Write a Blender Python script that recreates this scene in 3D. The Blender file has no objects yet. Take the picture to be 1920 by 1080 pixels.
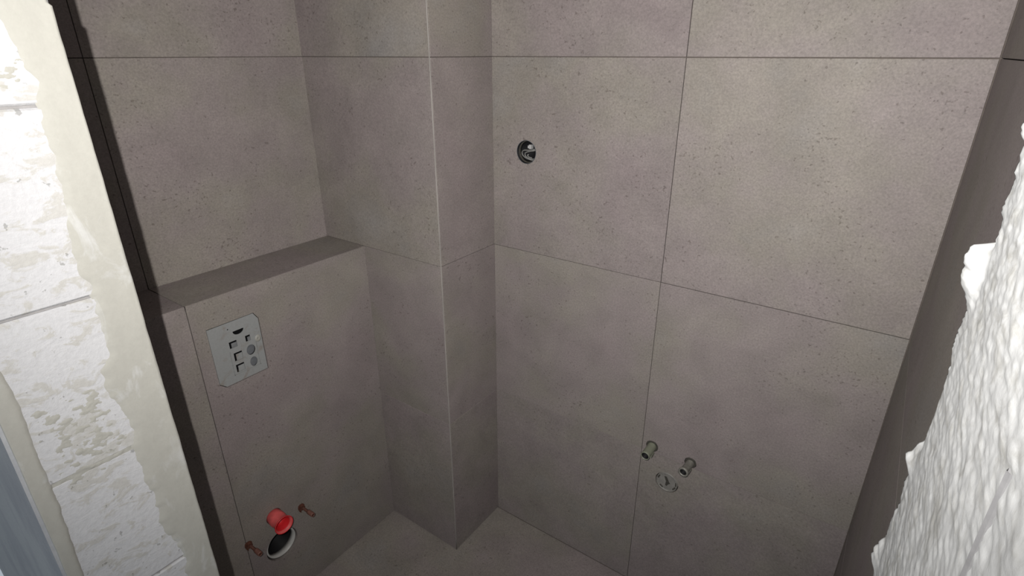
import bpy, bmesh, math, random
from mathutils import Vector, Matrix, noise
from mathutils.geometry import delaunay_2d_cdt

random.seed(7)
PI = math.pi
scene = bpy.context.scene
COL = scene.collection

# ---------------------------------------------------------------- camera, world, light, exposure
H = 1.8077                       # eye height above the bathroom floor
FPX = 1031.05
PITCH, YAW, ROLL = 0.4041, 0.6173, -0.0009
cam_d = bpy.data.cameras.new('camera')
cam_d.sensor_width = 36.0
cam_d.lens = FPX / 1920.0 * 36.0
cam_d.clip_start = 0.005
cam_d.clip_end = 50
cam = bpy.data.objects.new('camera', cam_d)
COL.objects.link(cam)
fh = Vector((-math.sin(YAW), math.cos(YAW), 0))
rt = Vector((math.cos(YAW), math.sin(YAW), 0))
up = Vector((0, 0, 1))
fw = math.cos(PITCH) * fh - math.sin(PITCH) * up
uu = math.cos(PITCH) * up + math.sin(PITCH) * fh
r2 = math.cos(ROLL) * rt + math.sin(ROLL) * uu
u2 = -math.sin(ROLL) * rt + math.cos(ROLL) * uu
R3 = Matrix((r2, u2, -fw)).transposed()
cam.matrix_world = Matrix.Translation((0, 0, H)) @ R3.to_4x4()
scene.camera = cam

world = bpy.data.worlds.new('world')
scene.world = world
world.use_nodes = True
bg = world.node_tree.nodes['Background']
bg.inputs['Color'].default_value = (0.80, 0.90, 1.0, 1)
bg.inputs['Strength'].default_value = 0.48

# the photographer's lamp, held just left of the lens in the doorway
ld = bpy.data.lights.new('hand_lamp', 'SPOT')
ld.energy = 133
ld.color = (1.0, 0.965, 0.925)
ld.spot_size = math.radians(142)
ld.spot_blend = 1.0
ld.shadow_soft_size = 0.004
lamp = bpy.data.objects.new('hand_lamp', ld)
COL.objects.link(lamp)
lamp.location = (-0.042, -0.0445, H + 0.05)
aim = Vector((-0.95, 1.446, H - 0.06)) - lamp.location
lamp.rotation_euler = aim.to_track_quat('-Z', 'Y').to_euler()

scene.view_settings.view_transform = 'Standard'
scene.view_settings.look = 'None'
scene.view_settings.gamma = 1.0
scene.view_settings.use_curve_mapping = False
scene.view_settings.exposure = 0.0

# ---------------------------------------------------------------- room dimensions (metres)
XL, XF, YB, XR, XC, YC = -1.6574, -1.4534, 1.446, 0.1018, -1.1011, 1.1716
ZA = H - 0.0105          # joint at eye level
ZB = H - 0.6105
ZC = H - 1.2056
ZLEDGE = H - 0.611
XJ = -0.4992
YD0, YD1 = 0.0925, 0.281  # hall face and room face of the block wall
XD0, XD1 = -0.873, 0.0335 # left and right reveal of the doorway
ZTOP = 2.55
YJ = 0.5675
T = 0.010                # tile thickness
G = 0.0009               # half a joint

# ---------------------------------------------------------------- materials
def nodes_of(name):
    m = bpy.data.materials.new(name)
    m.use_nodes = True
    nt = m.node_tree
    return m, nt, nt.nodes['Principled BSDF']

def nd(nt, typ, **kw):
    n = nt.nodes.new(typ)
    for k, v in kw.items():
        if k.startswith('_'):
            n.inputs[k[1:].replace('_', ' ')].default_value = v
        else:
            setattr(n, k, v)
    return n

def ramp(nt, stops):
    r = nt.nodes.new('ShaderNodeValToRGB')
    el = r.color_ramp.elements
    while len(el) < len(stops):
        el.new(0.5)
    for e, (p, c) in zip(el, stops):
        e.position = p
        e.color = (*c, 1) if len(c) == 3 else c
    return r

def mixrgb(nt, mode, fac, a, b):
    n = nt.nodes.new('ShaderNodeMix')
    n.data_type = 'RGBA'
    n.blend_type = mode
    for sock, v in ((n.inputs[0], fac), (n.inputs[6], a), (n.inputs[7], b)):
        if hasattr(v, 'node'):
            nt.links.new(v, sock)
        elif isinstance(v, (int, float)):
            sock.default_value = v
        else:
            sock.default_value = (*v, 1)
    return n.outputs[2]

def make_tile_mat(name, k=1.0, warm=0.0):
    m, nt, bs = nodes_of(name)
    L = nt.links.new
    tc = nd(nt, 'ShaderNodeTexCoord')
    oi = nd(nt, 'ShaderNodeObjectInfo')
    sc_ = nd(nt, 'ShaderNodeMath', operation='MULTIPLY'); sc_.inputs[1].default_value = 37.0
    L(oi.outputs['Random'], sc_.inputs[0])
    add = nd(nt, 'ShaderNodeVectorMath', operation='ADD')
    L(tc.outputs['Object'], add.inputs[0]); L(sc_.outputs[0], add.inputs[1])
    V = add.outputs[0]
    n1 = nd(nt, 'ShaderNodeTexNoise', _Scale=3.2, _Detail=4.0, _Roughness=0.55); L(V, n1.inputs['Vector'])
    c1 = ramp(nt, [(0.30, (0.220 * k, 0.187 * k, 0.187 * k)), (0.46, (0.224 * k, 0.196 * k, 0.190 * k)),
                   (0.60, (0.224 * k, 0.204 * k, 0.182 * k)), (0.76, (0.222 * k, 0.209 * k, 0.200 * k))])
    L(n1.outputs['Fac'], c1.inputs[0])
    # broad cloudy wash of the cement look
    n2 = nd(nt, 'ShaderNodeTexNoise', _Scale=7.0, _Detail=6.0, _Roughness=0.6, _Distortion=0.4); L(V, n2.inputs['Vector'])
    c2 = ramp(nt, [(0.25, (0.86, 0.86, 0.86)), (0.75, (1.13, 1.13, 1.13))]); L(n2.outputs['Fac'], c2.inputs[0])
    o = mixrgb(nt, 'MULTIPLY', 1.0, c1.outputs[0], c2.outputs[0])
    # fine grain
    n3 = nd(nt, 'ShaderNodeTexNoise', _Scale=210.0, _Detail=2.0, _Roughness=0.7); L(V, n3.inputs['Vector'])
    c3 = ramp(nt, [(0.28, (0.81, 0.81, 0.81)), (0.72, (1.17, 1.17, 1.17))]); L(n3.outputs['Fac'], c3.inputs[0])
    o = mixrgb(nt, 'MULTIPLY', 1.0, o, c3.outputs[0])
    # dark pits
    n4 = nd(nt, 'ShaderNodeTexNoise', _Scale=115.0, _Detail=1.5); L(V, n4.inputs['Vector'])
    n5 = nd(nt, 'ShaderNodeTexNoise', _Scale=6.0, _Detail=3.0); L(V, n5.inputs['Vector'])
    mu = nd(nt, 'ShaderNodeMath', operation='MULTIPLY_ADD'); L(n5.outputs['Fac'], mu.inputs[0]); mu.inputs[1].default_value = 0.30; L(n4.outputs['Fac'], mu.inputs[2])
    c4 = ramp(nt, [(0.828, (1, 1, 1)), (0.89, (0.68, 0.66, 0.65))]); L(mu.outputs[0], c4.inputs[0])
    o = mixrgb(nt, 'MULTIPLY', 1.0, o, c4.outputs[0])
    L(o, bs.inputs['Base Color'])
    bs.inputs['Roughness'].default_value = 0.62
    bs.inputs['Specular IOR Level'].default_value = 0.25
    b = nd(nt, 'ShaderNodeBump', _Strength=0.12, _Distance=0.002); L(n3.outputs['Fac'], b.inputs['Height'])
    L(b.outputs[0], bs.inputs['Normal'])
    return m

def simple_mat(name, col, rough=0.6, var=0.10, scale=40.0, metal=0.0, bump=0.0, spec=0.4, dist=0.002):
    m, nt, bs = nodes_of(name)
    L = nt.links.new
    tc = nd(nt, 'ShaderNodeTexCoord')
    n = nd(nt, 'ShaderNodeTexNoise', _Scale=scale, _Detail=4.0, _Roughness=0.6); L(tc.outputs['Object'], n.inputs['Vector'])
    r = ramp(nt, [(0.3, tuple(c * (1 - var) for c in col)), (0.7, tuple(min(1, c * (1 + var)) for c in col))])
    L(n.outputs['Fac'], r.inputs[0]); L(r.outputs[0], bs.inputs['Base Color'])
    bs.inputs['Roughness'].default_value = rough
    bs.inputs['Metallic'].default_value = metal
    bs.inputs['Specular IOR Level'].default_value = spec
    if bump:
        b = nd(nt, 'ShaderNodeBump', _Strength=bump, _Distance=dist); L(n.outputs['Fac'], b.inputs['Height']); L(b.outputs[0], bs.inputs['Normal'])
    return m

def patch_mat(name, base, patch, lo, hi, scale, stretch=(1, 1, 1), fine=0.08, bump=0.4, dist=0.003, rough=0.85, pits=None):
    """mineral surface with patches (smears of another plaster, painted highlights and pits) of their own shape"""
    m, nt, bs = nodes_of(name)
    L = nt.links.new
    tc = nd(nt, 'ShaderNodeTexCoord')
    mp = nd(nt, 'ShaderNodeMapping'); mp.inputs['Scale'].default_value = stretch
    oi = nd(nt, 'ShaderNodeObjectInfo')
    ms = nd(nt, 'ShaderNodeMath', operation='MULTIPLY'); ms.inputs[1].default_value = 19.0; L(oi.outputs['Random'], ms.inputs[0])
    va = nd(nt, 'ShaderNodeVectorMath', operation='ADD'); L(tc.outputs['Object'], va.inputs[0]); L(ms.outputs[0], va.inputs[1])
    L(va.outputs[0], mp.inputs['Vector'])
    n1 = nd(nt, 'ShaderNodeTexNoise', _Scale=scale, _Detail=6.0, _Roughness=0.62, _Distortion=0.6); L(mp.outputs[0], n1.inputs['Vector'])
    c1 = ramp(nt, [(lo, base), (hi, patch)]); L(n1.outputs['Fac'], c1.inputs[0])
    n2 = nd(nt, 'ShaderNodeTexNoise', _Scale=150.0, _Detail=4.0, _Roughness=0.65); L(tc.outputs['Object'], n2.inputs['Vector'])
    c2 = ramp(nt, [(0.3, (1 - fine,) * 3), (0.7, (1 + fine,) * 3)]); L(n2.outputs['Fac'], c2.inputs[0])
    o = mixrgb(nt, 'MULTIPLY', 1.0, c1.outputs[0], c2.outputs[0])
    if pits:
        n3 = nd(nt, 'ShaderNodeTexNoise', _Scale=pits, _Detail=3.0, _Roughness=0.6); L(tc.outputs['Object'], n3.inputs['Vector'])
        c3 = ramp(nt, [(0.655, (1, 1, 1)), (0.70, (0.62, 0.62, 0.60))]); L(n3.outputs['Fac'], c3.inputs[0])
        o = mixrgb(nt, 'MULTIPLY', 1.0, o, c3.outputs[0])
    L(o, bs.inputs['Base Color'])
    bs.inputs['Roughness'].default_value = rough
    bs.inputs['Specular IOR Level'].default_value = 0.2
    ad = nd(nt, 'ShaderNodeMath', operation='MULTIPLY_ADD'); ad.inputs[1].default_value = 0.5
    L(n2.outputs['Fac'], ad.inputs[0]); L(n1.outputs['Fac'], ad.inputs[2])
    b = nd(nt, 'ShaderNodeBump', _Strength=bump, _Distance=dist); L(ad.outputs[0], b.inputs['Height']); L(b.outputs[0], bs.inputs['Normal'])
    return m

M = {}
M['tile'] = make_tile_mat('cement_tile', 0.93)
M['floor_tile'] = make_tile_mat('cement_floor_tile', 1.02)
M['substrate'] = simple_mat('dark_tile_adhesive', (0.105, 0.088, 0.078), 0.9, 0.2, 30)
M['block'] = patch_mat('aerated_block', (0.35, 0.351, 0.36), (0.308, 0.303, 0.290), 0.53, 0.585, 26.0, (1, 1, 1.7), 0.05, 0.55, 0.003, 0.9, 75.0)
M['mortar'] = simple_mat('grey_mortar', (0.20, 0.195, 0.195), 0.9, 0.12, 60, bump=0.3)
M['groove_shade'] = simple_mat('dark_groove_shade', (0.05, 0.05, 0.052), 0.9, 0.2, 120)  # painted shade of the groove in the right reveal
M['plaster'] = patch_mat('beige_plaster', (0.262, 0.258, 0.234), (0.315, 0.315, 0.305), 0.56, 0.68, 20.0, (1, 1.3, 0.6), 0.03, 0.25, 0.002, 0.8, None)
M['hall_plaster'] = patch_mat('grey_hall_plaster', (0.31, 0.315, 0.32), (0.24, 0.245, 0.26), 0.5, 0.65, 3.0, (1, 1, 0.5), 0.05, 0.2)
M['render'] = patch_mat('coarse_white_render', (0.150, 0.153, 0.154), (0.108, 0.108, 0.103), 0.48, 0.68, 120.0, (1, 0.45, 1), 0.10, 0.35, 0.0006, 0.9)  # light and dark patches paint highlights and pits of the lumps
M['ceiling'] = simple_mat('ceiling_plaster', (0.35, 0.34, 0.33), 0.9, 0.05, 5)
M['trim'] = simple_mat('white_edge_profile', (0.25, 0.235, 0.22), 0.6, 0.15, 9)
M['cover'] = patch_mat('plaster_dusted_plastic', (0.225, 0.232, 0.232), (0.195, 0.182, 0.168), 0.54, 0.68, 26.0, (1, 1, 1), 0.05, 0.2, 0.001, 0.7)
M['cover_in'] = simple_mat('grey_plastic', (0.15, 0.155, 0.16), 0.6, 0.2, 60)
M['cover_grey'] = simple_mat('dark_grey_plastic', (0.10, 0.105, 0.115), 0.6, 0.2, 60)
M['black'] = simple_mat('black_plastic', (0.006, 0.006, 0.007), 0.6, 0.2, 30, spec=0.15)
M['red'] = simple_mat('red_plastic', (0.62, 0.022, 0.028), 0.38, 0.12, 30, spec=0.5)
M['red_pale'] = simple_mat('dusty_red_plastic', (0.62, 0.10, 0.10), 0.5, 0.2, 45, spec=0.4)
M['pvc'] = simple_mat('grey_white_pvc', (0.185, 0.178, 0.165), 0.55, 0.22, 60)
M['collar'] = simple_mat('pale_pvc', (0.40, 0.40, 0.385), 0.45, 0.08, 25)
M['rust'] = simple_mat('rusty_steel', (0.105, 0.042, 0.028), 0.6, 0.45, 140, metal=0.2)
M['sleeve'] = simple_mat('salmon_sleeve', (0.17, 0.078, 0.060), 0.55, 0.25, 90)
M['olive'] = simple_mat('olive_plastic', (0.175, 0.185, 0.140), 0.5, 0.12, 60)
M['brass'] = simple_mat('dull_metal', (0.19, 0.185, 0.165), 0.5, 0.25, 90, metal=0.2)
M['wire'] = simple_mat('grey_cable', (0.14, 0.14, 0.135), 0.5, 0.1, 60)
M['white'] = simple_mat('white_plastic', (0.36, 0.36, 0.36), 0.4, 0.05, 40)
M['grime'] = simple_mat('dark_putty', (0.045, 0.042, 0.035), 0.8, 0.4, 200)

# ---------------------------------------------------------------- helpers
def link(name, me, mat, parent=None, mw=None, smooth=False):
    o = bpy.data.objects.new(name, me)
    COL.objects.link(o)
    if mat is not None and not me.materials:
        me.materials.append(mat)
    if smooth:
        for p in me.polygons:
            p.use_smooth = True
    mw = mw or Matrix.Identity(4)
    if parent is not None:
        o.parent = parent
        o.matrix_local = WM[parent.name].inverted() @ mw
    else:
        o.matrix_world = mw
    WM[o.name] = mw
    return o
WM = {}

def tag(o, label, cat=None, kind=None, group=None):
    o['label'] = label
    if cat: o['category'] = cat
    if kind: o['kind'] = kind
    if group: o['group'] = group
    return o

def thing(name, label, cat, mw, group=None):
    o = bpy.data.objects.new(name, None)
    o.empty_display_size = 0.03
    COL.objects.link(o)
    o.matrix_world = mw
    WM[o.name] = mw
    return tag(o, label, cat, None, group)

def mesh(name, v, f):
    me = bpy.data.meshes.new(name)
    me.from_pydata(v, [], f)
    bm = bmesh.new(); bm.from_mesh(me)
    bmesh.ops.recalc_face_normals(bm, faces=bm.faces)
    bm.to_mesh(me); bm.free()
    return me

def boxes(name, L):
    v, f = [], []
    for (x0, x1, y0, y1, z0, z1) in L:
        b = len(v)
        v += [(x, y, z) for z in (z0, z1) for y in (y0, y1) for x in (x0, x1)]
        f += [tuple(b + i for i in q) for q in ((0, 2, 3, 1), (4, 5, 7, 6), (0, 1, 5, 4), (2, 6, 7, 3), (0, 4, 6, 2), (1, 3, 7, 5))]
    return mesh(name, v, f)

def frame(o, u, v):
    u, v = Vector(u), Vector(v)
    n = u.cross(v)
    return Matrix.Translation(Vector(o)) @ Matrix((u, v, n)).transposed().to_4x4()

def circle(cx, cy, r, n=40, jag=0.0):
    return [(cx + r * (1 + jag * random.uniform(-1, 1)) * math.cos(2 * PI * i / n),
             cy + r * (1 + jag * random.uniform(-1, 1)) * math.sin(2 * PI * i / n)) for i in range(n)]

def inside(p, poly):
    c = False
    for i in range(len(poly)):
        (x1, y1), (x2, y2) = poly[i - 1], poly[i]
        if (y1 > p[1]) != (y2 > p[1]) and p[0] < (x2 - x1) * (p[1] - y1) / (y2 - y1) + x1:
            c = not c
    return c

def plate(name, outline, holes, n1, n0):
    """flat plate between n0 (back) and n1 (front) with real holes through it"""
    vs, es = [], []
    for loop in [outline] + holes:
        b = len(vs)
        vs += [Vector(p) for p in loop]
        es += [(b + i, b + (i + 1) % len(loop)) for i in range(len(loop))]
    V, E, F, *_ = delaunay_2d_cdt(vs, es, [], 1, 1e-7)
    keep = []
    for f in F:
        c = sum((V[i] for i in f), Vector((0, 0))) / len(f)
        if inside(c, outline) and not any(inside(c, h) for h in holes):
            keep.append(tuple(f))
    k = len(V)
    v = [(p.x, p.y, n1) for p in V] + [(p.x, p.y, n0) for p in V]
    f = list(keep) + [tuple(i + k for i in reversed(q)) for q in keep]
    cnt = {}
    for q in keep:
        for i in range(len(q)):
            a, b = q[i - 1], q[i]
            cnt[(a, b)] = 1
    for (a, b) in cnt:
        if (b, a) not in cnt:
            f.append((b, a, a + k, b + k))
    return mesh(name, v, f)

_cache = {}
def tile_mesh(w, h, holes=()):
    key = (round(w, 4), round(h, 4))
    if holes:
        return plate('tile', [(0, 0), (w, 0), (w, h), (0, h)], list(holes), 0.0, -T)
    if key not in _cache:
        c = 0.0006
        v = [(c, c, 0), (w - c, c, 0), (w - c, h - c, 0), (c, h - c, 0),
             (0, 0, -c), (w, 0, -c), (w, h, -c), (0, h, -c),
             (0, 0, -T), (w, 0, -T), (w, h, -T), (0, h, -T)]
        f = [(0, 1, 2, 3), (11, 10, 9, 8)]
        for i in range(4):
            j = (i + 1) % 4
            f += [(i, i + 4, j + 4, j), (i + 4, i + 8, j + 8, j + 4)]
        _cache[key] = mesh('tile', v, f)
    return _cache[key]

def tiling(parent, origin, u, v, us, vs, holes=(), mat='tile', gaps=None, e0=0.0, e1=0.0, name='tile'):
    """tiles between the joint positions us (along u) and vs (along v). holes: 2-D loops in (u, v)"""
    for i in range(len(us) - 1):
        for j in range(len(vs) - 1):
            gl = G if i > 0 else e0
            gr = G if i < len(us) - 2 else e1
            gb = (gaps or {}).get(j, G)
            gt = (gaps or {}).get(j + 1, G)
            a0, a1 = us[i] + gl, us[i + 1] - gr
            b0, b1 = vs[j] + gb, vs[j + 1] - gt
            hs = []
            for h in holes:
                cx = sum(p[0] for p in h) / len(h); cy = sum(p[1] for p in h) / len(h)
                if a0 < cx < a1 and b0 < cy < b1:
                    hs.append([(p[0] - a0, p[1] - b0) for p in h])
            n = Vector(u).cross(Vector(v))
            o = Vector(origin) + Vector(u) * a0 + Vector(v) * b0 + n * random.uniform(-0.0003, 0.0002)
            link(name, tile_mesh(a1 - a0, b1 - b0, hs), M[mat], parent, frame(o, u, v))

def lathe(name, prof, n=32, close=True):
    """profile of (radius, axial) pairs turned about local z"""
    v, f = [], []
    for (r, z) in prof:
        for i in range(n):
            a = 2 * PI * i / n
            v.append((r * math.cos(a), r * math.sin(a), z))
    m = len(prof)
    for k in range(m if close else m - 1):
        k2 = (k + 1) % m
        for i in range(n):
            j = (i + 1) % n
            f.append((k * n + i, k * n + j, k2 * n + j, k2 * n + i))
    return mesh(name, v, f)

def disc(name, r0, z0, z1, n=32):
    v, f = [], []
    for z in (z0, z1):
        v += [(r0 * math.cos(2 * PI * i / n), r0 * math.sin(2 * PI * i / n), z) for i in range(n)]
    f = [tuple(range(n - 1, -1, -1)), tuple(range(n, 2 * n))] + [(i, (i + 1) % n, (i + 1) % n + n, i + n) for i in range(n)]
    return mesh(name, v, f)

def cup(r, ri, depth, bottom):
    """closed-bottom sleeve: opening at z=0, going to -depth"""
    return [(ri, 0), (r, 0), (r, -depth), (0.0002, -depth), (0.0002, -depth + bottom), (ri, -depth + bottom)]

def tube(name, pts, r, n=10):
    v, f = [], []
    P = [Vector(p) for p in pts]
    for k, p in enumerate(P):
        t = (P[min(k + 1, len(P) - 1)] - P[max(k - 1, 0)]).normalized()
        a = t.orthogonal().normalized() if k == 0 else (a - t * a.dot(t)).normalized()
        b = t.cross(a)
        rr = r[k] if isinstance(r, (list, tuple)) else r
        v += [tuple(p + rr * (math.cos(2 * PI * i / n) * a + math.sin(2 * PI * i / n) * b)) for i in range(n)]
    for k in range(len(P) - 1):
        f += [(k * n + i, k * n + (i + 1) % n, (k + 1) * n + (i + 1) % n, (k + 1) * n + i) for i in range(n)]
    f += [tuple(range(n - 1, -1, -1)), tuple(range((len(P) - 1) * n, len(P) * n))]
    return mesh(name, v, f)

def smoothpts(pts, n=8):
    """Catmull-Rom through the points"""
    P = [Vector(p) for p in pts]
    P = [2 * P[0] - P[1]] + P + [2 * P[-1] - P[-2]]
    out = []
    for k in range(1, len(P) - 2):
        for i in range(n):
            t = i / n
            a, b, c, d = P[k - 1:k + 3]
            out.append(0.5 * ((2 * b) + (c - a) * t + (2 * a - 5 * b + 4 * c - d) * t * t + (3 * b - a - 3 * c + d) * t ** 3))
    out.append(P[-2])
    return out

def interp(tab, x):
    if x <= tab[0][0]: return tab[0][1]
    for (a, fa), (b, fb) in zip(tab, tab[1:]):
        if x <= b:
            return fa + (fb - fa) * (x - a) / max(b - a, 1e-9)
    return tab[-1][1]

def fbm(x, y, z, o=4):
    return noise.fractal(Vector((x, y, z)), 1.0, 2.0, o)

X_, Y_, Z_ = (1, 0, 0), (0, 1, 0), (0, 0, 1)

# ---------------------------------------------------------------- hole positions
EL = (-0.9715, H - 0.2845)                       # socket box on the back wall (x, z)
P1 = (-0.4655, H - 1.1815); P2 = (-0.3385, H - 1.1875)
DR = (-0.4030, H - 1.3000)
HOLE = (0.6800, H - 1.5560)                      # waste hole on the cistern boxing (y, z)
FLU = (0.6730, H - 1.4230)                       # flush pipe
BO = [(0.5730, H - 1.4600), (0.7700, H - 1.4600)]
FPY0, FPY1, FPZ0, FPZ1 = 0.6045, 0.7545, H - 0.889, H - 0.6975

# ---------------------------------------------------------------- the setting: floor, ceiling
def struct(name, me, mat, label, cat):
    o = link(name, me, mat)
    return tag(o, label, cat, 'structure')

floor = struct('floor', boxes('floor', [(-2.2, 0.35, YD0, YB + 0.1, -0.12, -T)]), M['substrate'],
               'grey cement-look tiled bathroom floor seen at the bottom of the picture', 'floor')
tiling(floor, (XC - 0.9 + 0.0, YB, 0), X_, (0, -1, 0)[:0] or Y_, [-0.3, 0.9 - 0.6, 0.9 + 0.6, 0.9 + 1.2028], [-1.17, 0.0], mat='floor_tile', e0=0.001, e1=0.001)
hall = struct('floor_hall', boxes('floor_hall', [(-2.2, 1.0, -1.2, YD0 - 0.002, -0.12, -0.004)]), M['mortar'],
              'bare screed floor of the hall outside the doorway', 'floor')
ceil = struct('ceiling', boxes('ceiling', [(-2.0, 0.35, YD0, YB + 0.1, ZTOP, ZTOP + 0.1)]), M['ceiling'],
              'plain plastered ceiling above the tiled bathroom', 'ceiling')

# ---- wall_left: upper tiled wall over the ledge
wl = struct('wall_left', boxes('wall_left', [(XL - 0.12, XL - T, YD0, YB + 0.1, 0, ZTOP)]), M['substrate'],
            'upper left wall of large grey-beige tiles behind the tiled ledge', 'wall')
tiling(wl, (XL, 0, 0), Y_, Z_, [YD1, YJ, YC + 0.004], [ZLEDGE - 0.004, ZA, ZA + 0.6, ZTOP - 0.002], gaps={0: 0.0})

# ---- cistern boxing (half-height wall with a ledge)
def yz_circle(c, r, n=36, jag=0.0):
    return circle(c[0], c[1], r, n, jag)
fp_outline = [(FPY0 - 0.0004, FPZ1 + 0.0015), (FPY0 + 0.001, H - 0.8735), (0.6250, FPZ0 - 0.002), (FPY1 + 0.0015, FPZ0 - 0.001),
              (FPY1 + 0.0015, H - 0.719), (0.7425, FPZ1 + 0.001)]
hole_ledge = [fp_outline, yz_circle(HOLE, 0.0585, 44, 0.006), yz_circle(FLU, 0.0275), yz_circle(BO[0], 0.0105, 14, 0.12), yz_circle(BO[1], 0.0105, 14, 0.12)]
wf = struct('wall_cistern', plate('wall_cistern', [(YD1, 0), (YC + 0.02, 0), (YC + 0.02, ZLEDGE - T), (YD1, ZLEDGE - T)], hole_ledge, 0, -0.186),
            M['substrate'], 'half-height tiled boxing on the left with a ledge along its top', 'wall')
wf.matrix_world = frame((XF - T, 0, 0), Y_, Z_); WM[wf.name] = wf.matrix_world.copy()
tiling(wf, (XF, 0, 0), Y_, Z_, [YD1, YJ, YC - 0.0005], [0.002, ZLEDGE - 0.0010], hole_ledge, gaps={0: 0.001, 1: 0.0})
tiling(wf, (0, 0, ZLEDGE), X_, Y_, [XL + 0.001, XF - 0.0012], [YD1, YJ, YC + 0.001], gaps={0: 0.0, 2: 0.0}, name='ledge_tile')

# ---- corner boxing (pipe chase)
wc = struct('wall_corner', boxes('wall_corner', [(XL - 0.05, XC - T, YC + T, YB + 0.05, 0, ZTOP)]), M['substrate'],
            'tiled pipe boxing that juts out of the room corner', 'wall')
ed = 0.0026
tiling(wc, (0, YC, 0), X_, Z_, [XL - 0.004, XC - ed], [0.003, ZC, ZB, ZA, ZA + 0.6, ZTOP - 0.002], gaps={0: 0.0, 1: 0.0002, 2: 0.0006})
tiling(wc, (XC, 0, 0), Y_, Z_, [YC + ed + 0.0010, YB + 0.003], [0.003, ZC, ZB, ZA, ZA + 0.6, ZTOP - 0.002], gaps={0: 0.0, 1: 0.0002, 2: 0.0008})
# slim edge profile on the arris
tr = []
for k in range(0, 41):
    z = 0.002 + (ZTOP - 0.004) * k / 40
    wob = 0.0004 * fbm(z * 3, 1.7, 0.3)
    tr.append((XC - 0.0016 + wob, YC + 0.0014 + wob, z))
trim = link('trim_1', tube('trim_1', tr, 0.0017, 8), M['trim'], smooth=True)
tag(trim, 'thin pale edge profile running up the outer corner of the pipe boxing', 'trim', 'structure')

# ---- wall_back
bh = [circle(*EL, 0.0365, 40, 0.012), circle(*P1, 0.0205, 22, 0.05), circle(*P2, 0.0195, 22, 0.06), circle(*DR, 0.0385, 36, 0.012)]
wb = struct('wall_back', plate('wall_back', [(XL - 0.1, 0), (XR + 0.12, 0), (XR + 0.12, ZTOP), (XL - 0.1, ZTOP)], bh, 0, -0.12),
            M['substrate'], 'back wall of large grey-beige square tiles with pipe stubs and a socket hole', 'wall')
wb.matrix_world = frame((0, YB + T, 0), X_, Z_); WM[wb.name] = wb.matrix_world.copy()
tiling(wb, (0, YB, 0), X_, Z_, [XC + 0.0003, XJ, XR - 0.002], [0.0006, ZC, ZB, ZA, ZA + 0.6, ZTOP - 0.002], bh, gaps={0: 0.0, 1: 0.0005, 2: 0.0009, 3: 0.0011})

# ---- wall_right
wr = struct('wall_right', boxes('wall_right', [(XR + T, XR + 0.12, YD1, YB + 0.1, 0, ZTOP)]), M['substrate'],
            'narrow view of the right side wall, dark tiles seen at a slant', 'wall')
tiling(wr, (XR, YB, 0), (0, -1, 0), Z_, [0.0015, 0.72, YB - YD1 - 0.012], [0.002, ZC, ZB, ZA, ZA + 0.6, ZTOP - 0.002], gaps={0: 0.0, 1: 0.0, 2: 0.0})

# ---------------------------------------------------------------- wall_front: aerated block wall with the doorway
core = boxes('wall_front', [(-2.2, XD0 - 0.005, YD0 + 0.004, YD1 - 0.004, 0, ZTOP),
                            (XD1 + 0.012, 0.5, YD0 + 0.004, YD1 - 0.004, 0, ZTOP),
                            (XD0 - 0.005, XD1 + 0.012, YD0 + 0.004, YD1 - 0.004, 2.14, ZTOP)])
wfr = struct('wall_front', core, M['mortar'], 'white aerated block wall with the doorway the view is taken through', 'wall')
ZJ = H - 0.0585
course = [ZJ - 0.25 * 7]
while course[-1] < ZTOP - 0.02:
    course.append(course[-1] + 0.25)
course[0] = 0.0
_blk = {}
def block(x0, x1, z0, z1, seed):
    """block with slightly worn edges: a chamfered box"""
    key = (round(x1 - x0, 3), round(z1 - z0, 3))
    if key not in _blk:
        w, h, d = x1 - x0, z1 - z0, YD1 - YD0 - 0.001
        bm = bmesh.new()
        bmesh.ops.create_cube(bm, size=1.0)
        for v in bm.verts:
            v.co = Vector(((v.co.x + 0.5) * w, (v.co.y + 0.5) * d, (v.co.z + 0.5) * h))
        bmesh.ops.bevel(bm, geom=list(bm.edges), offset=0.0025, segments=1, affect='EDGES')
        me = bpy.data.meshes.new('block'); bm.to_mesh(me); bm.free()
        _blk[key] = me
    link('block', _blk[key], M['block'], wfr, Matrix.Translation((x0 + random.uniform(-0.0008, 0.0), YD0 + 0.0005, z0)))
for k in range(len(course) - 1):
    z0, z1 = course[k] + 0.0013, min(course[k + 1], ZTOP) - 0.0013
    first = 0.60 if k % 2 else 0.30
    block(XD0 - first, XD0, z0, z1, k)
    block(XD0 - first - 0.602, XD0 - first - 0.002, z0, z1, k)
    block(XD1 + 0.010, XD1 + 0.41, z0, z1, k)

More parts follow.
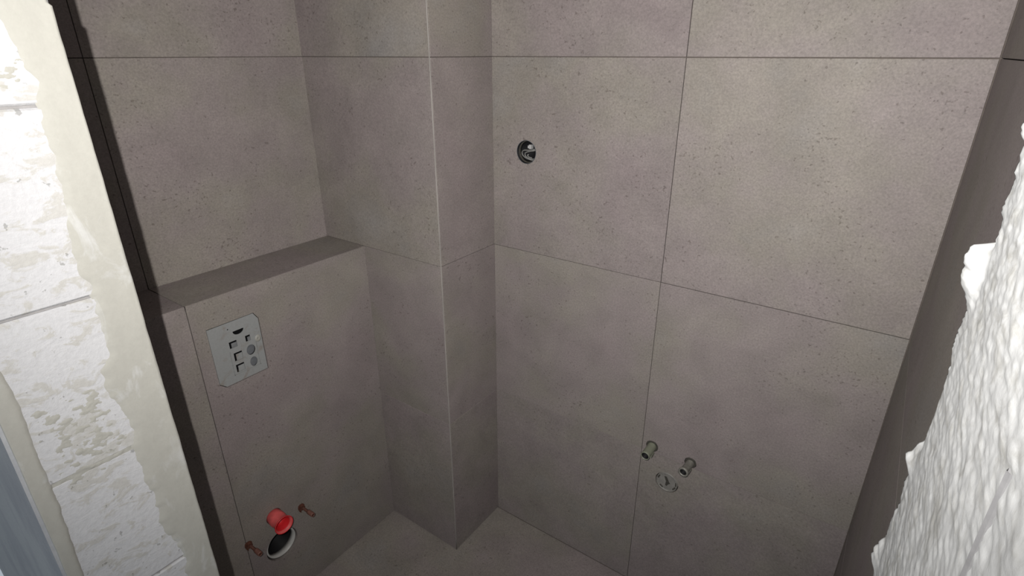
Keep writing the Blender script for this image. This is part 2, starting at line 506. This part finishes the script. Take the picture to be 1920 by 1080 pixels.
# plaster smeared along the room edge of the left reveal, traced outline
band = [(-0.850, .2309), (-0.811, .2379), (-0.783, .2353), (-0.727, .2200), (-0.689, .2233), (-0.660, .2236), (-0.629, .2191), (-0.590, .2170),
        (-0.561, .2191), (-0.528, .2234), (-0.485, .2161), (-0.448, .2082), (-0.417, .2095), (-0.402, .2235), (-0.347, .2256), (-0.319, .2283),
        (-0.296, .2312), (-0.278, .2235), (-0.239, .2217), (-0.190, .2290), (-0.153, .2334), (-0.116, .2350), (-0.081, .2355), (-0.0625, .2364),
        (-0.053, .2368), (-0.030, .2461), (-0.017, .2360), (0.0, .2310), (0.017, .2309), (0.0305, .2277), (0.08, .222)]
def band_sheet(name, bound, inner, zlo, zhi, sgn, seed, th=0.0022, jag=0.0042):
    v, f = [], []
    nz = int((zhi - zlo) / 0.0035); nc = 12
    for a in range(nz + 1):
        z = zlo + (zhi - zlo) * a / nz
        y0 = bound(z) + sgn * jag * fbm(z * 75, seed, 0.2, 5)
        y1 = inner(z)
        for c in range(nc + 1):
            t = c / nc
            t = 1 - (1 - t) ** 1.6
            y = y0 + (y1 - y0) * t
            x = XD0 + th * (0.55 + 0.5 * min(1, t * 3)) + 0.0006 * fbm(y * 60, z * 25, seed, 3)
            if c == 0: x = XD0 - 0.001
            if c == nc: x = XD0 - 0.004
            if c == nc - 1: y = y0 + (y1 - y0) * 0.992
            v.append((x, y, H + z))
    for a in range(nz):
        for c in range(nc):
            i = a * (nc + 1) + c
            f.append((i, i + 1, i + nc + 2, i + nc + 1))
    return mesh(name, v, f)
bfun = lambda z: interp(band, z) if z > -0.85 else 0.2309 + 0.008 * fbm(z * 4, 3.1, 0.5, 3)
edge_in = lambda z: YD1 + 0.0012 + 0.0006 * fbm(z * 25, 8.8, 0.1, 3) - (0.004 if z > 0.052 else 0)
link('plaster_strip', band_sheet('plaster_strip', bfun, edge_in, -H + 0.001, ZTOP - H - 0.4, 1, 1.3), M['plaster'], wfr, smooth=True)
bout = [(-0.73, .1107), (-0.686, .1119), (-0.644, .1130), (-0.596, .1163), (-0.552, .1158), (-0.509, .1153), (-0.436, .1182), (-0.399, .1178), (-0.368, .1130)]
ofun = lambda z: interp(bout, z) + 0.0012 * fbm(z * 30, 6.6, 0.3, 3)
link('plaster_strip', band_sheet('plaster_strip', ofun, lambda z: YD0 + 0.0006 + 0.0008 * fbm(z * 12, 2.2, 0.4, 3), -H + 0.001, ZTOP - H - 0.4, -1, 4.2, 0.0026, 0.0010), M['plaster'], wfr, smooth=True)

# smeared thin-bed mortar across the covered bed joint on the left reveal
def smear(zc, hz, yc0, yc1, seed, n=26):
    v, f = [], []
    ny, nz = 90, int(hz * 2 / 0.0014)
    for a in range(nz + 1):
        for c in range(ny + 1):
            y = yc0 + (yc1 - yc0) * c / ny
            z = zc - hz + 2 * hz * a / nz
            h = 0.0016 * fbm(y * 75 + z * 12, z * 135, seed, 5) - 0.0002
            e = min(c, ny - c) / 22.0; g = min(a, nz - a) / 30.0
            h -= 0.0022 * max(0, 1 - min(e, g)) ** 1.5
            v.append((XD0 + h * 0.7, y, H + z))
    for a in range(nz):
        for c in range(ny):
            i = a * (ny + 1) + c
            f.append((i, i + 1, i + ny + 2, i + ny + 1))
    return mesh('mortar_smear', v, f)
link('mortar_smear', smear(-0.500, 0.085, 0.112, 0.226, 2.7), M['plaster'], wfr, smooth=True)
link('mortar_smear', smear(-0.02, 0.036, 0.19, 0.245, 9.1), M['plaster'], wfr, smooth=True)

# hall side plaster of the block wall
hs = []
me = boxes('hall_plaster', [(-2.2, XD0 - 0.003, YD0 - 0.004, YD0 + 0.003, 0, ZTOP), (XD1 + 0.012, 0.5, YD0 - 0.004, YD0 + 0.003, 0, ZTOP),
                            (XD0 - 0.003, XD1 + 0.012, YD0 - 0.004, YD0 + 0.003, 2.14, ZTOP)])
link('hall_plaster', me, M['hall_plaster'], wfr)

# coarse crumbly render on the right reveal: edge lumps as they stand
edge = [(-0.0239, .0321), (-0.028, .0324), (-0.0299, .0339), (-0.0315, .0345), (-0.0378, .0346), (-0.0421, .0345), (-0.0464, .0354), (-0.0522, .0349),
        (-0.0562, .0349), (-0.0598, .0356), (-0.0648, .0362), (-0.0695, .0362), (-0.0706, .0330), (-0.0716, .0296), (-0.0739, .0289), (-0.0764, .0283),
        (-0.0812, .0293), (-0.0863, .0291), (-0.09, .0312), (-0.094, .0335), (-0.1015, .0353), (-0.1076, .0346), (-0.1143, .0343), (-0.1190, .0349),
        (-0.1239, .0364), (-0.1309, .0362), (-0.1376, .0373), (-0.1448, .0374), (-0.1511, .0373), (-0.1599, .0373), (-0.166, .0366), (-0.1689, .0347),
        (-0.1725, .0342), (-0.1766, .0313), (-0.1801, .0337), (-0.1849, .0353), (-0.1906, .0351), (-0.1975, .0355), (-0.2059, .0361), (-0.2126, .0347),
        (-0.2201, .035), (-0.228, .0348), (-0.2361, .0321), (-0.2423, .0325), (-0.2457, .0348), (-0.2562, .0366)][::-1]
def edge_x(z):
    if z < -0.2562 or z > -0.0239:
        w = min(1.0, max(-0.2562 - z, z + 0.0239) / 0.01)
        e = edge[0][1] if z < -0.2562 else edge[-1][1]
        far = 0.0352 + 0.0028 * fbm(z * 30, 5.5, 0.1, 3) + (0.0022 * w if z > 0 else 0)
        return e * (1 - w) + far * w
    return interp(edge, z)
def render_sheet():
    v, f = [], []
    zs = [-H + 0.001 + i * 0.02 for i in range(int((H - 0.45) / 0.02))]
    z = -0.44
    while z < 0.09:
        zs.append(z); z += 0.0011
    while z < 2.13 - H:
        zs.append(z); z += 0.02
    ys = []
    y = YD0 - 0.001
    while y < 0.281:
        ys.append(y); y += 0.0011 if y > 0.10 else 0.003
    for z in zs:
        xe = edge_x(z)
        for y in ys:
            w = max(0.0, min(1.0, (y - 0.262) / 0.018)); w = w * w * (3 - 2 * w)
            base = 0.0345 + 0.0005 * fbm(y * 45, z * 60, 3.3, 3)
            fine = 0.00055 * fbm(y * 110, z * 380, 7.7, 4)
            calm = 0.25 + 0.75 * max(0, min(1, (y - 0.10) / 0.03))
            xe2 = xe + 0.0007 * fbm(z * 420, 1.9, y * 60, 3)
            x = base * (1 - w) + xe2 * w + fine * calm * (0.75 if w < 0.9 else 0.55)
            v.append((x, y, H + z))
        # turn of the corner towards the room
        v.append((xe + 0.0016, 0.2822, H + z)); v.append((xe + 0.006, 0.2830, H + z)); v.append((XR + 0.008, 0.2832, H + z))
    n = len(ys) + 3
    for a in range(len(zs) - 1):
        for c in range(n - 1):
            i = a * n + c
            f.append((i, i + n, i + n + 1, i + 1))
    me = bpy.data.meshes.new('render_coat'); me.from_pydata(v, [], f)
    return me
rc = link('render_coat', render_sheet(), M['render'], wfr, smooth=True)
jv, jf = [], []  # raised dark strip, painting the shade of an upright groove in the render
for k in range(260):
    z = -0.42 + 0.335 * k / 259
    gy = 0.141 + 0.0012 * fbm(z * 22, 0.4, 1.1, 2)
    hw = 0.0014 + 0.0009 * fbm(z * 60, 4.4, 2.2, 3)
    hw = max(0.0001, hw)
    jv += [(0.0338 + 0.0004, gy - hw, H + z), (0.0336, gy, H + z), (0.0338 + 0.0004, gy + hw, H + z), (0.040, gy, H + z)]
for k in range(259):
    for q in range(4):
        q2 = (q + 1) % 4
        jf.append((4 * k + q, 4 * k + q2, 4 * k + 4 + q2, 4 * k + 4 + q))
link('groove_shade_line', mesh('groove_shade_line', jv, jf), M['groove_shade'], wfr)
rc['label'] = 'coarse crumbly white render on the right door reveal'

# ---------------------------------------------------------------- things on the cistern boxing
# local frames: z out of the wall, x along the wall, y up
def on_left(y, z, off=0.0):
    return frame((XF + off, y, z), Y_, Z_)
def on_back(x, z, off=0.0):
    return frame((x, YB - off, z), X_, Z_)

# flush plate cover: dusty plastic panel with moulded openings
FC = thing('flush_plate_cover', 'plaster-dusted grey cover with small openings set into the cistern boxing', 'cover', on_left(FPY0, FPZ0))
FW = WM[FC.name]
def loc(y, z): return (y - FPY0, (H + z) - FPZ0)
po = [(0.001, FPZ1 - FPZ0 - 0.001), (0.0025, H - 0.8735 - FPZ0 + 0.001), (0.021, 0.0005), (FPY1 - FPY0 - 0.001, 0.001), (FPY1 - FPY0 - 0.001, H - 0.719 - FPZ0), (0.7425 - FPY0 - 0.001, FPZ1 - FPZ0 - 0.001)]
def rect(cx, cy, w, h, sk=0.0): return [(cx - w / 2, cy - h / 2), (cx + w / 2, cy - h / 2), (cx + w / 2 + sk, cy + h / 2), (cx - w / 2 + sk, cy + h / 2)]
c = loc(0.690, -0.7335)
moon = [(c[0] - 0.0165, c[1] + 0.0035)] + [(c[0] + 0.0165 * math.cos(a), c[1] + 0.002 + 0.0125 * math.sin(a)) for a in [PI + i * PI / 12 for i in range(1, 12)]] + [(c[0] + 0.0165, c[1] + 0.0035)]
openings = [moon]
for (y, z, w, h) in [(0.6680, -0.7685, 0.023, 0.021), (0.7130, -0.7675, 0.015, 0.019), (0.6755, -0.8095, 0.025, 0.026), (0.6745, -0.8470, 0.025, 0.025)]:
    cx, cy = loc(y, z); openings.append(rect(cx, cy, w, h))
rounds = []
for (y, z, a, b) in [(0.7150, -0.8070, 0.0135, 0.0165), (0.7165, -0.8470, 0.0115, 0.0155)]:
    cx, cy = loc(y, z)
    rounds.append([(cx + a * math.cos(2 * PI * i / 20), cy + b * math.sin(2 * PI * i / 20)) for i in range(20)])
cx, cy = loc(0.6618, -0.7183)
dot = circle(cx, cy, 0.0022, 10)
link('panel', plate('panel', po, openings + rounds + [dot], -0.0012, -0.0035), M['cover'], FC, FW)
# moulded pans behind the openings, bosses leave L-shaped gaps, the black pan paints their shade
bk = link('back_pan', boxes('back_pan', [(0.02, FPY1 - FPY0 - 0.012, 0.02, FPZ1 - FPZ0 - 0.03, -0.042, -0.036)]), M['black'], FC, FW)
for k, op in enumerate(openings[1:]):
    xs = [p[0] for p in op]; ys_ = [p[1] for p in op]
    x0, x1, y0, y1 = min(xs), max(xs), min(ys_), max(ys_)
    d = 0.0075
    link('boss', boxes('boss', [(x0 + d, x1 + 0.004, y0 - 0.004, y1 - d, -0.0060, -0.0048)]), M['cover_in'] if k < 2 else M['cover'], FC, FW)
for op in rounds:
    cxr = sum(p[0] for p in op) / len(op); cyr = sum(p[1] for p in op) / len(op)
    o = link('plug', disc('plug', 0.0145, -0.0085, -0.0070, 24), M['cover_grey'], FC, FW @ Matrix.Translation((cxr, cyr, 0)) @ Matrix.Diagonal((0.94, 1.14, 1, 1)))
# thin moulded ridge around the group of openings
v0 = loc(0.6530, -0.8640); v1 = loc(0.7350, -0.7880)
link('ridge', boxes('ridge', [(v0[0], v0[0] + 0.0015, v0[1], v1[1], -0.003, 0.0008), (v0[0], v1[0], v0[1], v0[1] + 0.0015, -0.003, 0.0008),
                              (v1[0] - 0.0015, v1[0], v0[1], v1[1], -0.003, 0.0008)]), M['cover'], FC, FW)
# daub of pink-grey putty at the right edge
pd = []
link('putty_daub', lathe('putty_daub', [(0.0001, 0.0006), (0.006, 0.0005), (0.010, -0.0005), (0.011, -0.002), (0.0001, -0.002)], 14), M['sleeve'] if False else M['plaster'], FC,
     FW @ Matrix.Translation((*loc(0.742, -0.7800), 0)) @ Matrix.Diagonal((0.9, 1.1, 1, 1)), True)

# red flush pipe plug, tipped slightly upward out of the wall
RW = on_left(FLU[0], FLU[1]) @ Matrix.Rotation(math.radians(1), 4, 'X') @ Matrix.Rotation(math.radians(-2), 4, 'Y') 
RP = thing('red_pipe_plug', 'red plastic flared plug sticking out of the wall above the waste hole', 'plug', RW)
body = [(0.0245, 0.052), (0.0300, 0.060), (0.0312, 0.060), (0.0312, 0.0575), (0.0268, 0.050), (0.0262, 0.030), (0.0272, 0.028), (0.0272, 0.012), (0.0262, 0.010), (0.0262, -0.030), (0.0240, -0.030)]
bo = link('body', lathe('body', body, 48), M['red_pale'], RP, RW, True)
link('lining', lathe('lining', [(0.0298, 0.0596), (0.0243, 0.0515), (0.0238, 0.030), (0.0236, 0.012), (0.0001, 0.010), (0.0001, 0.009), (0.0242, 0.010), (0.0244, 0.0512), (0.0300, 0.0592)], 48), M['red'], bo, RW, True)
link('rim', lathe('rim', [(0.0296, 0.0605), (0.0318, 0.0605), (0.0322, 0.059), (0.0316, 0.0572), (0.0300, 0.0580)], 48), M['red'], RP, RW, True)

# waste pipe in its hole
WW = on_left(HOLE[0], HOLE[1])
WP = thing('waste_pipe', 'dark round waste hole with a pale pipe collar under the red plug', 'pipe', WW)
S = Matrix.Translation((0.0005, 0.0015, 0))
link('collar', lathe('collar', [(0.0500, -0.006), (0.0545, -0.006), (0.0545, -0.032), (0.0500, -0.032)], 48), M['collar'], WP, WW @ S, True)
link('sleeve', lathe('sleeve', [(0.0500, -0.0315), (0.0550, -0.0315), (0.0550, -0.150), (0.0001, -0.150), (0.0001, -0.146), (0.0500, -0.146)], 48), M['black'], WP, WW @ S, True)

# two fixing studs
for (by, bz), lab in zip(BO, ('rusty fixing stud left of the red plug, nearer the doorway', 'rusty fixing stud right of the red plug, nearer the pipe boxing')):
    BW = on_left(by, bz)
    B = thing('fixing_stud', lab, 'stud', BW, 'fixing studs of the toilet frame')
    n = 60
    # threaded rod drooping a little
    pts, rad = [], []
    for k in range(n + 1):
        t = k / n
        pts.append((0.004 * t, -0.006 * t, -0.03 + 0.092 * t)); rad.append(0.0043 if k % 2 else 0.0052)
    rod = link('threaded_rod', tube('threaded_rod', pts, rad, 10), M['rust'], B, BW)
    nutv = [(0.0098 * math.cos(PI / 3 * i), 0.0098 * math.sin(PI / 3 * i), z) for z in (0.003, 0.010) for i in range(6)]
    nut = mesh('nut', nutv, [tuple(range(5, -1, -1)), tuple(range(6, 12))] + [(i, (i + 1) % 6, (i + 1) % 6 + 6, i + 6) for i in range(6)])
    link('nut', nut, M['rust'], rod, BW @ Matrix.Translation((0.0006, -0.001, 0)))
    link('washer', lathe('washer', [(0.006, 0.001), (0.0125, 0.001), (0.0125, 0.003), (0.006, 0.003)], 20), M['rust'], rod, BW)
    link('sleeve', lathe('sleeve', [(0.0055, 0.036), (0.0074, 0.036), (0.0080, 0.042), (0.0078, 0.060), (0.0070, 0.063), (0.0055, 0.063)], 18), M['sleeve'], rod, BW @ Matrix.Translation((0.0033, -0.0045, 0)), True)
    # broken flake of putty hanging at the hole
    pv = [(-0.010, 0.008, 0.001), (-0.004, 0.012, 0.002), (0.000, 0.002, 0.004), (-0.004, -0.024, 0.003), (-0.009, -0.016, 0.001), (-0.012, -0.004, 0.001)]
    kk = len(pv)
    pv2 = [(a, b, -0.002) for a, b, _ in pv]
    link('putty_flake', mesh('putty_flake', pv + pv2, [tuple(range(kk)), tuple(range(2 * kk - 1, kk - 1, -1))] + [(i, i + kk, (i + 1) % kk + kk, (i + 1) % kk) for i in range(kk)]), M['rust'], B, BW)

# ---------------------------------------------------------------- things on the back wall
# round socket box with loose cable
EW = on_back(*EL)
EB = thing('socket_box', 'round black empty socket box with loose cable loops in the back wall', 'socket box', EW)
link('box', lathe('box', cup(0.0360, 0.0343, 0.058, 0.002), 48), M['black'], EB, EW, True)
link('rim', lathe('rim', [(0.0350, 0.0002), (0.0362, 0.0002), (0.0364, -0.004), (0.0350, -0.004)], 48), M['cover_grey'], EB, EW, True)
w1 = [(0.030, 0.014, -0.030), (0.020, 0.008, -0.012), (0.006, 0.005, -0.008), (-0.012, 0.004, -0.007), (-0.022, -0.003, -0.010), (-0.019, -0.013, -0.010), (-0.006, -0.021, -0.012), (0.010, -0.027, -0.022), (0.020, -0.026, -0.04)]
w2 = [(0.030, 0.010, -0.034), (0.022, 0.005, -0.014), (0.008, 0.002, -0.010), (-0.005, -0.002, -0.009), (-0.011, -0.008, -0.010), (-0.008, -0.016, -0.011), (0.004, -0.022, -0.014), (0.020, -0.024, -0.030)]
w3 = [(0.001, -0.008, -0.012), (-0.001, -0.012, -0.010), (0.002, -0.017, -0.013), (0.008, -0.020, -0.02)]
for w, r in ((w1, 0.0021), (w2, 0.0021), (w3, 0.0022)):
    link('cable', tube('cable', smoothpts(w), r, 8), M['wire'], EB, EW, True)
link('connector', boxes('connector', [(0.003, 0.012, 0.009, 0.022, -0.022, -0.010), (-0.004, 0.001, 0.010, 0.018, -0.024, -0.014)]), M['white'], EB, EW)
link('bottom_lip', lathe('bottom_lip', [(0.0318, -0.010), (0.0342, -0.009), (0.0342, -0.020), (0.0318, -0.020)], 40), M['grime'], EB, EW, True)

# water pipe stubs
def stub(c, lab, matname, length, r, flare, lean):
    W = on_back(*c) @ Matrix.Rotation(lean[0], 4, 'X') @ Matrix.Rotation(lean[1], 4, 'Y')
    t = thing('water_pipe_stub', lab, 'pipe', W, 'water pipe stubs on the back wall')
    prof = [(r * 0.86, length), (r * flare, length), (r * flare, length - 0.006), (r, length - 0.012), (r, 0.012), (r * 1.04, 0.008), (r * 1.04, -0.05), (r * 0.86, -0.05)]
    pp = link('pipe', lathe('pipe', prof, 32), M[matname], t, W, True)
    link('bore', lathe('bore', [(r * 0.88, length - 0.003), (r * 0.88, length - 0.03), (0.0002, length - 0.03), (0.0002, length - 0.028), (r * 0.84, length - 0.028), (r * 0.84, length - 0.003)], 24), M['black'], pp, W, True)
    rn = lathe('sealing_ring', [(r * 1.0, 0.0014), (r * 1.42, 0.0008), (r * 1.50, -0.002), (r * 1.50, -0.03), (r, -0.03)], 30)
    for v in rn.vertices:
        q = 1 + 0.05 * noise.noise(Vector((v.co.x * 160, v.co.y * 160, 3)))
        v.co.x *= q; v.co.y *= q
    link('sealing_ring', rn, M['grime'], t, on_back(*c), True)
    # small lug moulded on the lower side
    link('lug', boxes('lug', [(r * 0.35, r * 1.05, -r * 1.05, -r * 0.5, 0.016, 0.040)]), M[matname], pp, W)
    return t
stub(P1, 'olive plastic water pipe stub beside the upright tile joint', 'olive', 0.060, 0.0140, 1.0, (0, 0))
stub(P2, 'dull metal water pipe stub with flared end, right of the olive one', 'brass', 0.056, 0.0122, 1.28, (0.0, -0.08))

# capped drain
DW = on_back(*DR)
DP = thing('drain_pipe', 'capped round pale drain pipe set flush below the two water stubs', 'pipe', DW)
link('pipe', lathe('pipe', [(0.0330, 0.0012), (0.0350, 0.0012), (0.0358, -0.06), (0.0330, -0.06)], 44), M['pvc'], DP, DW, True)
cp = link('cap', disc('cap', 0.0328, -0.020, -0.004, 40), M['pvc'], DP, DW, False)
bar = [(-0.011, 0.018), (-0.003, 0.019), (0.006, 0.002), (0.011, -0.004), (0.005, -0.009), (0.000, -0.018), (-0.005, -0.016), (-0.004, 0.0)]
link('slot_mark', plate('slot_mark', bar, [], -0.0034, -0.006), M['grime'], cp, DW)
for a in (-0.15, 2.6, 3.9, 5.5):
    arc = [(0.0300 * math.cos(a + t * 0.06), 0.0300 * math.sin(a + t * 0.06), -0.0035) for t in range(8)]
    link('grime_fleck', tube('grime_fleck', arc, 0.0026, 6), M['grime'], cp, DW)
